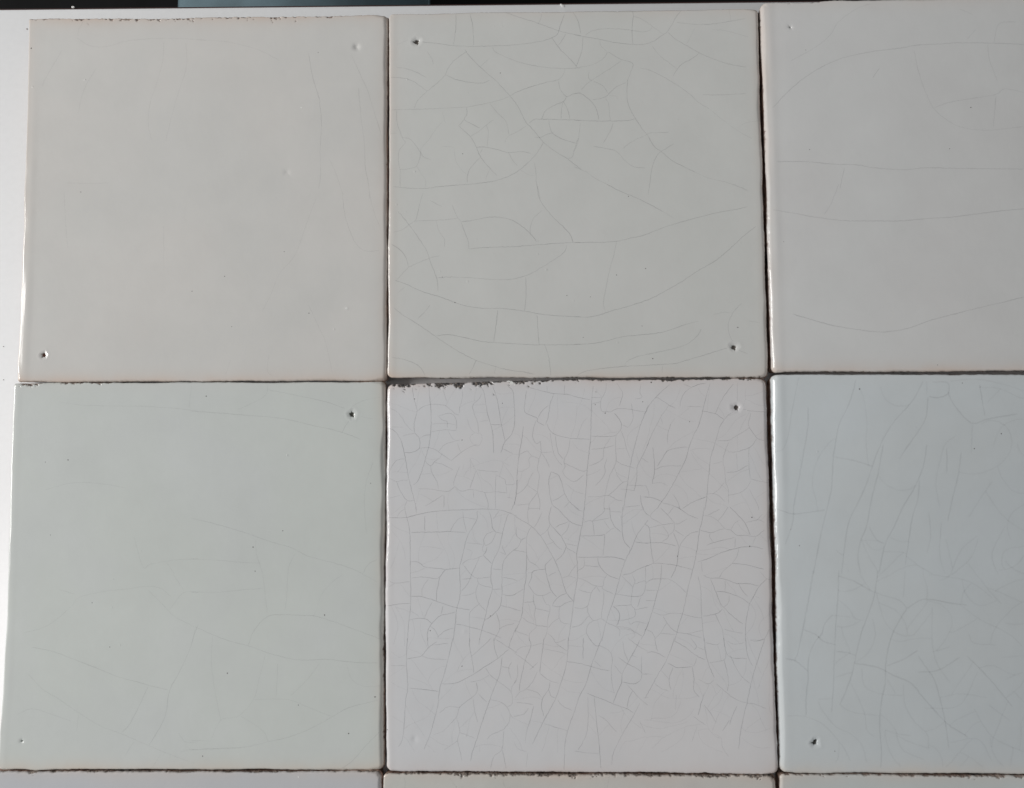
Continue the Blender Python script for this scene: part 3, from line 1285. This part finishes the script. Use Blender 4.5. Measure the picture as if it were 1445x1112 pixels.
    def sub(name, fl):
        idx = np.unique(np.concatenate([np.array(f) for f in fl])) if len(fl) < 20000 else np.unique(np.array([q for f in fl for q in f]))
        remap = np.full(len(co), -1); remap[idx] = np.arange(len(idx))
        rm = remap.tolist()
        me = mesh(name, co[idx], [tuple(rm[q] for q in f) for f in fl])
        add_attr(me, 'falloff_tone', falloff_tone[0] * ((U[idx] / W) - 0.12) * 2.2 + falloff_tone[1] * (V[idx] / W - 0.5) + 0.02 * fbm(U[idx] * 0.035 + so, V[idx] * 0.035, 3))  # painted light falloff to the right and bottom, plus random glaze blotches
        add_attr(me, 'chip', chip[idx]); add_attr(me, 'rim', rim[idx]); add_attr(me, 'pit', pit[idx])
        return link(name, me, root, [mats])
    glaze = sub("glaze", main_f)
    for (hx, hy, kind), fl in zip(loc, hole_f):
        if fl: sub({'open': "nail_hole", 'small': "nail_hole", 'dimple': "glaze_dimple", 'faint': "glaze_dimple", 'lump': "glaze_bump"}[kind], fl)

    # clay body under the glaze
    ring = co[:ring_len].copy()
    cen = ring.mean(axis=0)
    dirv = ring[:, :2] - cen[:2]; dirv /= np.linalg.norm(dirv, axis=1)[:, None]
    idx = np.arange(ring_len)
    vs = [ring]
    for ins, zz, nz in ((0.00012, None, 0.00006), (0.0003, 0.0045, 0.00015), (0.0006, 0.002, 0.00015), (0.0009, 0.00006, 0.0)):
        rr_ = ring.copy()
        nn = nz * fbm(ring[:, 0] * 900 + so + ins * 5e4, ring[:, 1] * 900, 3)
        rr_[:, :2] -= dirv * (ins + nn - (0.00040 * np.clip((dirv[:, 0] - 0.6) / 0.1, 0, 1) + 0.00012 * np.clip((dirv[:, 1] - 0.6) / 0.1, 0, 1)) * (1 if zz is None else 0.5))[:, None]
        rr_[:, 2] = (ring[:, 2] - 0.0002) if zz is None else zz
        vs.append(rr_)
    vv = np.vstack(vs); ff = []
    for k in range(4):
        for i in range(ring_len):
            j = (i + 1) % ring_len
            ff.append((k * ring_len + i, k * ring_len + j, (k + 1) * ring_len + j, (k + 1) * ring_len + i))
    ff = [tuple(reversed(f)) for f in ff]
    ff.append(tuple(4 * ring_len + i for i in range(ring_len)))
    link("clay_body", mesh("clay_body", vv, ff), root, [CLAY])

    # craze lines as thin stained ribbons following the real surface
    bvh = BVHTree.FromPolygons([tuple(c) for c in co.tolist()], faces_np)
    def drop(x, y):
        h = bvh.ray_cast(Vector((x, y, 0.05)), Vector((0, 0, -1)))
        return None if h[0] is None else h[0].z
    cl = list(craze or [])
    if cl:
        v3, f3, inkv = [], [], []
        for w, pts in cl:
            p = smooth_line(pts)
            x, y = unproject(p[:, 0], p[:, 1], H)
            x = x - origin[0]; y = y - origin[1]
            tx = np.gradient(x); ty = np.gradient(y); ln = np.hypot(tx, ty) + 1e-12
            nx, ny = -ty / ln, tx / ln
            n_ = len(x)
            wv = halfw / 1000 * (0.85 + 0.25 * vnoise(np.arange(n_) * 0.15 + w * 3, np.full(n_, pts[0][0])))
            al = (0.05 + 0.085 * w) * ink * (1 + 0.30 * vnoise(np.arange(n_) * 0.08, np.full(n_, pts[0][1])))
            if n_ > 6:
                al[:3] *= (0.5, 0.7, 0.9); al[-3:] *= (0.9, 0.7, 0.5)
            prev = None
            for i in range(n_):
                zz = drop(x[i], y[i])
                if zz is None or zz < H - 0.0006: prev = None; continue
                b0 = len(v3)
                za = drop(x[i] + nx[i] * wv[i], y[i] + ny[i] * wv[i]); zb = drop(x[i] - nx[i] * wv[i], y[i] - ny[i] * wv[i])
                za = zz if za is None else za; zb = zz if zb is None else zb
                e = 0.000012
                v3 += [(x[i] + nx[i] * wv[i], y[i] + ny[i] * wv[i], za + e), (x[i], y[i], zz + e + 0.000004), (x[i] - nx[i] * wv[i], y[i] - ny[i] * wv[i], zb + e)]
                inkv += [0.0, float(al[i]), 0.0]
                if prev is not None:
                    f3 += [(prev, prev + 1, b0 + 1, b0), (prev + 1, prev + 2, b0 + 2, b0 + 1)]
                prev = b0
        me = bpy.data.meshes.new("craze_lines"); me.from_pydata(v3, [], f3); me.update()
        a = me.attributes.new('ink', 'FLOAT', 'POINT'); a.data.foreach_set('value', inkv)
        me.polygons.foreach_set('use_smooth', [True] * len(me.polygons))
        o = link("craze_lines", me, root, [CRAZE]); o["kind"] = "stuff"
    # pin-prick specks fired into the glaze
    def dots(name, lst, mat):
        v4, f4 = [], []
        for sx, sy, sr, *el in lst:
            x, y = unproject(sx, sy, H); x = float(x) - origin[0]; y = float(y) - origin[1]
            zz = drop(x, y)
            if zz is None: continue
            ex = el[0] if el else 1.0
            b0 = len(v4); v4.append((x, y, zz + 0.00004))
            n_ = 10; ro = random.uniform(0, 6)
            for i in range(n_):
                a = ro + i * 2 * math.pi / n_; q = sr * 0.88 / 1000 * random.uniform(0.7, 1.15)
                v4.append((x + q * ex * math.cos(a), y + q * math.sin(a), zz + 0.000012))
            for i in range(n_): f4.append((b0, b0 + 1 + i, b0 + 1 + (i + 1) % n_))
        if v4:
            o = link(name, mesh(name, v4, f4), root, [mat]); o["kind"] = "stuff"
    dots("glaze_specks", specks, SPECK)
    dots("pale_specks", pale, LIGHTSPECK)
    return root

PEACH = (0.66, 0.55, 0.48)
G1 = glaze_material("glaze_warm_grey", (0.680, 0.665, 0.645), (0.662, 0.655, 0.638), PEACH, (0.26, 0.17, 0.14), (0.20, 0.085, 0.06), 0.12)
G2 = glaze_material("glaze_grey_green", (0.649, 0.655, 0.637), (0.660, 0.662, 0.648), PEACH, (0.10, 0.085, 0.07), (0.15, 0.13, 0.115), 2.6)
G3 = glaze_material("glaze_soft_grey", (0.692, 0.695, 0.694), (0.681, 0.676, 0.675), PEACH, (0.14, 0.08, 0.07), (0.09, 0.085, 0.08), 0.5)
G4 = glaze_material("glaze_celadon", (0.632, 0.662, 0.640), (0.630, 0.655, 0.645), (0.66, 0.59, 0.52), (0.10, 0.07, 0.06), (0.12, 0.12, 0.10), 0.35)
G5 = glaze_material("glaze_lilac_white", (0.699, 0.703, 0.724), (0.709, 0.696, 0.708), (0.68, 0.58, 0.54), (0.05, 0.048, 0.05), (0.13, 0.11, 0.10), 1.0, 1.0, 0.56)
G6 = glaze_material("glaze_pale_blue", (0.640, 0.682, 0.708), (0.636, 0.672, 0.690), (0.66, 0.60, 0.54), (0.15, 0.10, 0.09), (0.06, 0.06, 0.055), 0.5)
G7 = glaze_material("glaze_cool_lilac", (0.564, 0.579, 0.614), (0.573, 0.579, 0.600), PEACH, (0.10, 0.08, 0.07), (0.1, 0.1, 0.1), 0.5)
G8 = glaze_material("glaze_olive_grey", (0.595, 0.605, 0.575), (0.61, 0.59, 0.57), PEACH, (0.12, 0.10, 0.09), (0.1, 0.1, 0.1), 0.5, 2.0)
G9 = glaze_material("glaze_grey_blue", (0.575, 0.620, 0.625), (0.57, 0.595, 0.59), PEACH, (0.20, 0.14, 0.12), (0.1, 0.1, 0.1), 0.5)

S = 0.16
build_tile(1, "warm grey tile at the top left, dark nail hole low in its left corner",
           [(40, 25), (547, 19.5), (545, 536.8), (23, 539.3)], G1,
           holes=[(61, 501, 'open'), (503, 66, 'dimple'), (405, 243, 'faint'), (489, 435, 'lump')],
           wob={'L': [(0, 0), (.35, 1.5), (.8, 1.5), (1, 0)], 'T': [(0, 0), (.3, 1.5), (.8, 1.5), (1, 0)]},
           beads={'L': ([(0, .0), (.2, .05), (.4, .16), (.95, .18), (1, .1)], 2.6, 1.5)},
           chips={'T': [(0, .7), (.12, 1.0), (.75, 1.1), (.9, .5), (1, .3)], 'L': .03, 'B': .08, 'R': .15},
           rims={'T': .7, 'L': .35, 'B': .7, 'R': .4}, rl=.15, r0l=.9, cr=(.6, 1.8, 1.4, 1.0), craze=TRACED.get(1), ink=0.75,
           specks=[(449, 74, .17), (271, 411, .17), (317, 390, .2), (401, 355, .17), (436, 442, .2), (327, 461, .15), (114, 271, .17), (44, 68, .3)],
           pale=[(425, 152, .3), (489, 435, .55)])
build_tile(2, "grey crazed tile in the middle of the top row, two dark nail holes",
           [(548.5, 19), (1071.5, 11.5), (1085.5, 533.0), (547, 533.3)], G2,
           holes=[(588, 58, 'open'), (1036, 490, 'open')],
           wob={'L': [(0, 0), (.5, .8), (1, 0)]},
           beads={'L': (.07, 1.6, 1.0), 'R': (.06, 2.4, 1.4)},
           chips={'T': .22, 'L': .10, 'B': .3, 'R': .2}, rims={'T': .3, 'L': .45, 'B': .5, 'R': .45},
           cr=(1.8, 1.6, 2.0, 1.8), craze=TRACED.get(2), ink=0.88,
           specks=[(653, 217, S), (800, 417, .2), (911, 379, .22), (870, 388, .2), (921, 506, .24), (887, 277, .17), (906, 460, .15),
                   (823, 476, .15), (1041, 462, .17, 1.8), (706, 103, .18), (833, 419, .15), (624, 391, .15), (642, 427, .2)])
build_tile(3, "plain soft grey tile at the top right, small nail hole near its left corner",
           [(1073.5, 1.6), (1603, -5), (1640, 523), (1089.5, 525)], G3,
           holes=[(1115.5, 38, 'small')],
           wob={'L': [(0, 0), (.35, 1.2), (1, 0)], 'T': [(0, 0), (.1, 1.0), (.2, -1), (1, 0)]},
           beads={'L': (.16, 2.6, 1.6)}, chips={'T': [(0, .4), (.2, .5), (.25, .1), (1, .1)], 'L': .16, 'B': .18, 'R': .1},
           rims={'T': .3, 'L': .4, 'B': .75, 'R': .3}, r0l=1.3, sagl=(.42, 3.2), cr=(2.6, 1.8, 1.8, 1.8), lift=0.0006, craze=TRACED.get(3), ink=0.75, halfw=0.22, falloff_tone=(0.05, 0.0),
           specks=[(1370, 151.5, .24), (1340, 210, .17), (1142.5, 211, .15), (1137, 70.5, .15), (1323, 515, .15), (1106, 341, .17, .5)])
build_tile(4, "pale celadon green tile on the left, below the warm grey tile",
           [(17.5, 540.3), (543.5, 538.5), (541.5, 1087), (-5, 1087.5)], G4,
           holes=[(496, 585, 'open'), (30.5, 1046, 'small')],
           wob={'L': [(0, 0), (.16, 0), (.3, 1.5), (.57, 3.5), (.75, 4), (.88, 2), (1, 0)], 'B': [(0, 0), (.06, 1), (.1, -1), (.15, .6), (1, 0)]},
           beads={'L': (.06, 2.0, 1.2)}, chips={'T': [(0, .7), (.25, .5), (.35, .1), (1, .12)], 'L': .04, 'B': .10, 'R': [(0, .1), (.6, .15), (.7, .5), (.8, .2), (.95, .6), (1, .1)]},
           rims={'T': .1, 'L': .05, 'B': .8, 'R': .55}, rl=.35, r0l=.95, cr=(.8, 1.8, 1.8, 1.8), craze=TRACED.get(4), ink=0.8,
           specks=[(96, 649, .24), (64, 652, .17), (291, 559, .24), (399, 749, .2), (357, 772, .26), (130, 850.5, .17), (155, 913, .17),
                   (458, 868, .27), (321, 950, .24), (421, 995, .2), (529, 983.5, .2, 2.2), (492, 1035, .24), (286, 1067, .2),
                   (360, 806, .2), (523, 682, .17), (71, 755, .15)])
c5 = TRACED.get(5, [])
c5 = c5 + fill_cracks(c5, (552, 548, 1088, 1060), 260, 4, 40, 0.45, 5)
build_tile(5, "lilac white tile densely crazed, with a black chipped upper edge",
           [(546.5, 541.5), (1081.5, 534.0), (1099, 1092.5), (545, 1089.5)], G5,
           holes=[(1039, 575, 'open'), (585, 1043, 'faint'), (655, 891, 'lump')],
           wob={'L': [(0, 0), (.3, -1.6), (.65, -2.2), (1, 0)], 'R': [(0, 0), (.3, -0.5), (1, 0)], 'T': [(0, 0), (.2, 0), (.34, -1.8), (.5, -2.2), (.75, -1), (1, 0)]},
           beads={'L': (.07, 1.5, 1.0)},
           chips={'T': [(0, 1.2), (.05, 1.6), (.3, 1.6), (.345, 1.0), (.38, 1.3), (.43, .9), (.6, .45), (.75, .7), (1, .5)], 'L': .15, 'B': .25, 'R': .2},
           rims={'T': .5, 'L': .2, 'B': .6, 'R': .5}, cr=(2.2, 2.0, 1.8, 1.8), rough=0.12, r0l=1.1, sagl=(.25, 2.2), craze=c5, ink=1.02,
           specks=[(546.8, 1030, .28), (585, 563, .2), (652, 621, .2), (840, 571, .17), (854, 583, .24), (907, 567, .17), (973, 595, .17), (919, 539.5, .26),
                   (1058, 771, .24), (1061, 730, .2, 1.6), (956, 785, .2), (692, 869, .17), (607, 890, .2), (652, 940, .2), (709, 569, .17), (841, 553, .17)],
           pale=[(722, 540.5, .8), (718, 538.5, .5, 1.6), (1053, 579, .2), (726, 543, .35)])
c6 = TRACED.get(6, [])
c6 = c6 + fill_cracks(c6, (1180, 760, 1640, 1080), 120, 9, 60, 0.8, 9) + fill_cracks(c6, (1110, 545, 1640, 760), 40, 18, 90, 0.8, 19, 1.6)
build_tile(6, "pale blue tile on the right with blurred craze lines and a nail hole",
           [(1089.5, 528.5), (1660, 528), (1690, 1095), (1101.5, 1091)], G6,
           holes=[(1150, 1048, 'open')],
           beads={'L': ([(0, .26), (.2, .20), (.4, .10), (1, .08)], 2.5, 1.4)}, chips={'T': .16, 'L': .2, 'B': .12, 'R': .1},
           rims={'T': .1, 'L': .1, 'B': .75, 'R': .3}, r0l=1.5, sagl=(.34, 2.4), cr=(2.0, 1.8, 1.8, 2.0), craze=c6, ink=0.44, halfw=0.38, lift=0.0003, falloff_tone=(0.075, 0.04),
           specks=[(1413, 612, .24), (1375, 633, .22), (1358, 540.5, .2), (1116, 747, .18, .5), (1155, 899, .2, .5), (1178, 1060, .17), (1213, 549, .26), (1128, 770, .17)])
build_tile(7, "cool lilac grey tile cut off by the picture's bottom edge, at the left",
           [(-16, 1088.9), (539, 1089.7), (535, 1662), (-45, 1662)], G7,
           beads={}, chips={'T': [(0, .2), (.1, .6), (.15, .25), (1, .28)]}, rims={'T': .35}, cr=(1.8, 2.4, 1.8, 1.8), rough=0.16, pale=[(421, 1096.5, .45, .55)])
build_tile(8, "olive grey tile with dark ragged edge, below the densely crazed tile",
           [(541.5, 1092.2), (1096, 1095.0), (1110, 1668), (538, 1665)], G8,
           chips={'T': [(0, .3), (.15, .5), (.25, .8), (.5, .6), (.7, .5), (.95, .7), (1, .4)], 'L': .1}, rims={'T': .6, 'L': .3}, cr=(1.6, 2.6, 1.8, 1.8),
           rough=0.2, craze=TRACED.get(8), ink=0.8)
build_tile(9, "grey blue tile cut off at the bottom right, below the pale blue tile",
           [(1101.5, 1093.1), (1716, 1097.2), (1745, 1668), (1114, 1665)], G9,
           chips={'T': [(0, .45), (.4, .5), (.6, .7), (1, .4)], 'L': .08}, rims={'T': .4, 'L': .3}, cr=(1.2, 1.8, 1.8, 1.8), rough=0.16)

# ---------------------------------------------------------------- crumbs on the board
def crumb(px, py, size, col, label, z=0.0, stretch=1.0, rot=0.0):
    import bmesh
    bm = bmesh.new(); bmesh.ops.create_icosphere(bm, subdivisions=2, radius=1.0)
    sd = px * 0.37
    for v in bm.verts:
        n = 1 + 0.35 * float(vnoise(np.array([v.co.x * 1.7 + sd]), np.array([v.co.y * 1.7 + v.co.z * 2.1]))[0])
        v.co = Vector((v.co.x * stretch, v.co.y, v.co.z * 0.5)) * n
    x, y = unproject(px, py, z)
    me = bpy.data.meshes.new("crumb"); bm.to_mesh(me); bm.free()
    me.transform(__import__('mathutils').Matrix.Scale(size / 1000, 4))
    o = link("glaze_crumb", me, None, [plain("crumb_colour", col, 0.6, 0, 900, 1.45, 0.2)])
    o.location = (float(x), float(y), z + size / 1000 * 0.35); o.rotation_euler = (0, 0, rot)
    o["label"] = label; o["category"] = "crumb"
crumb(103, 10.5, .38, (0.8, 0.8, 0.78), "white crumb on the back edge of the board above the warm grey tile", -0.0002, 1.5)
crumb(793, 8, .35, (0.85, 0.85, 0.84), "curled white flake on the board strip above the grey crazed tile", 0, 2.6, -0.5)
crumb(5, 489, .16, (0.30, 0.28, 0.26), "upper of two tiny dark specks on the board left of the tiles", 0, 1.2)
crumb(5, 536, .17, (0.30, 0.28, 0.26), "lower of two tiny dark specks on the board left of the tiles", 0, 1.2)
crumb(38, 41, .22, (0.20, 0.12, 0.09), "brown crumb beside the upper left corner of the top left tile", 0, 0.8)
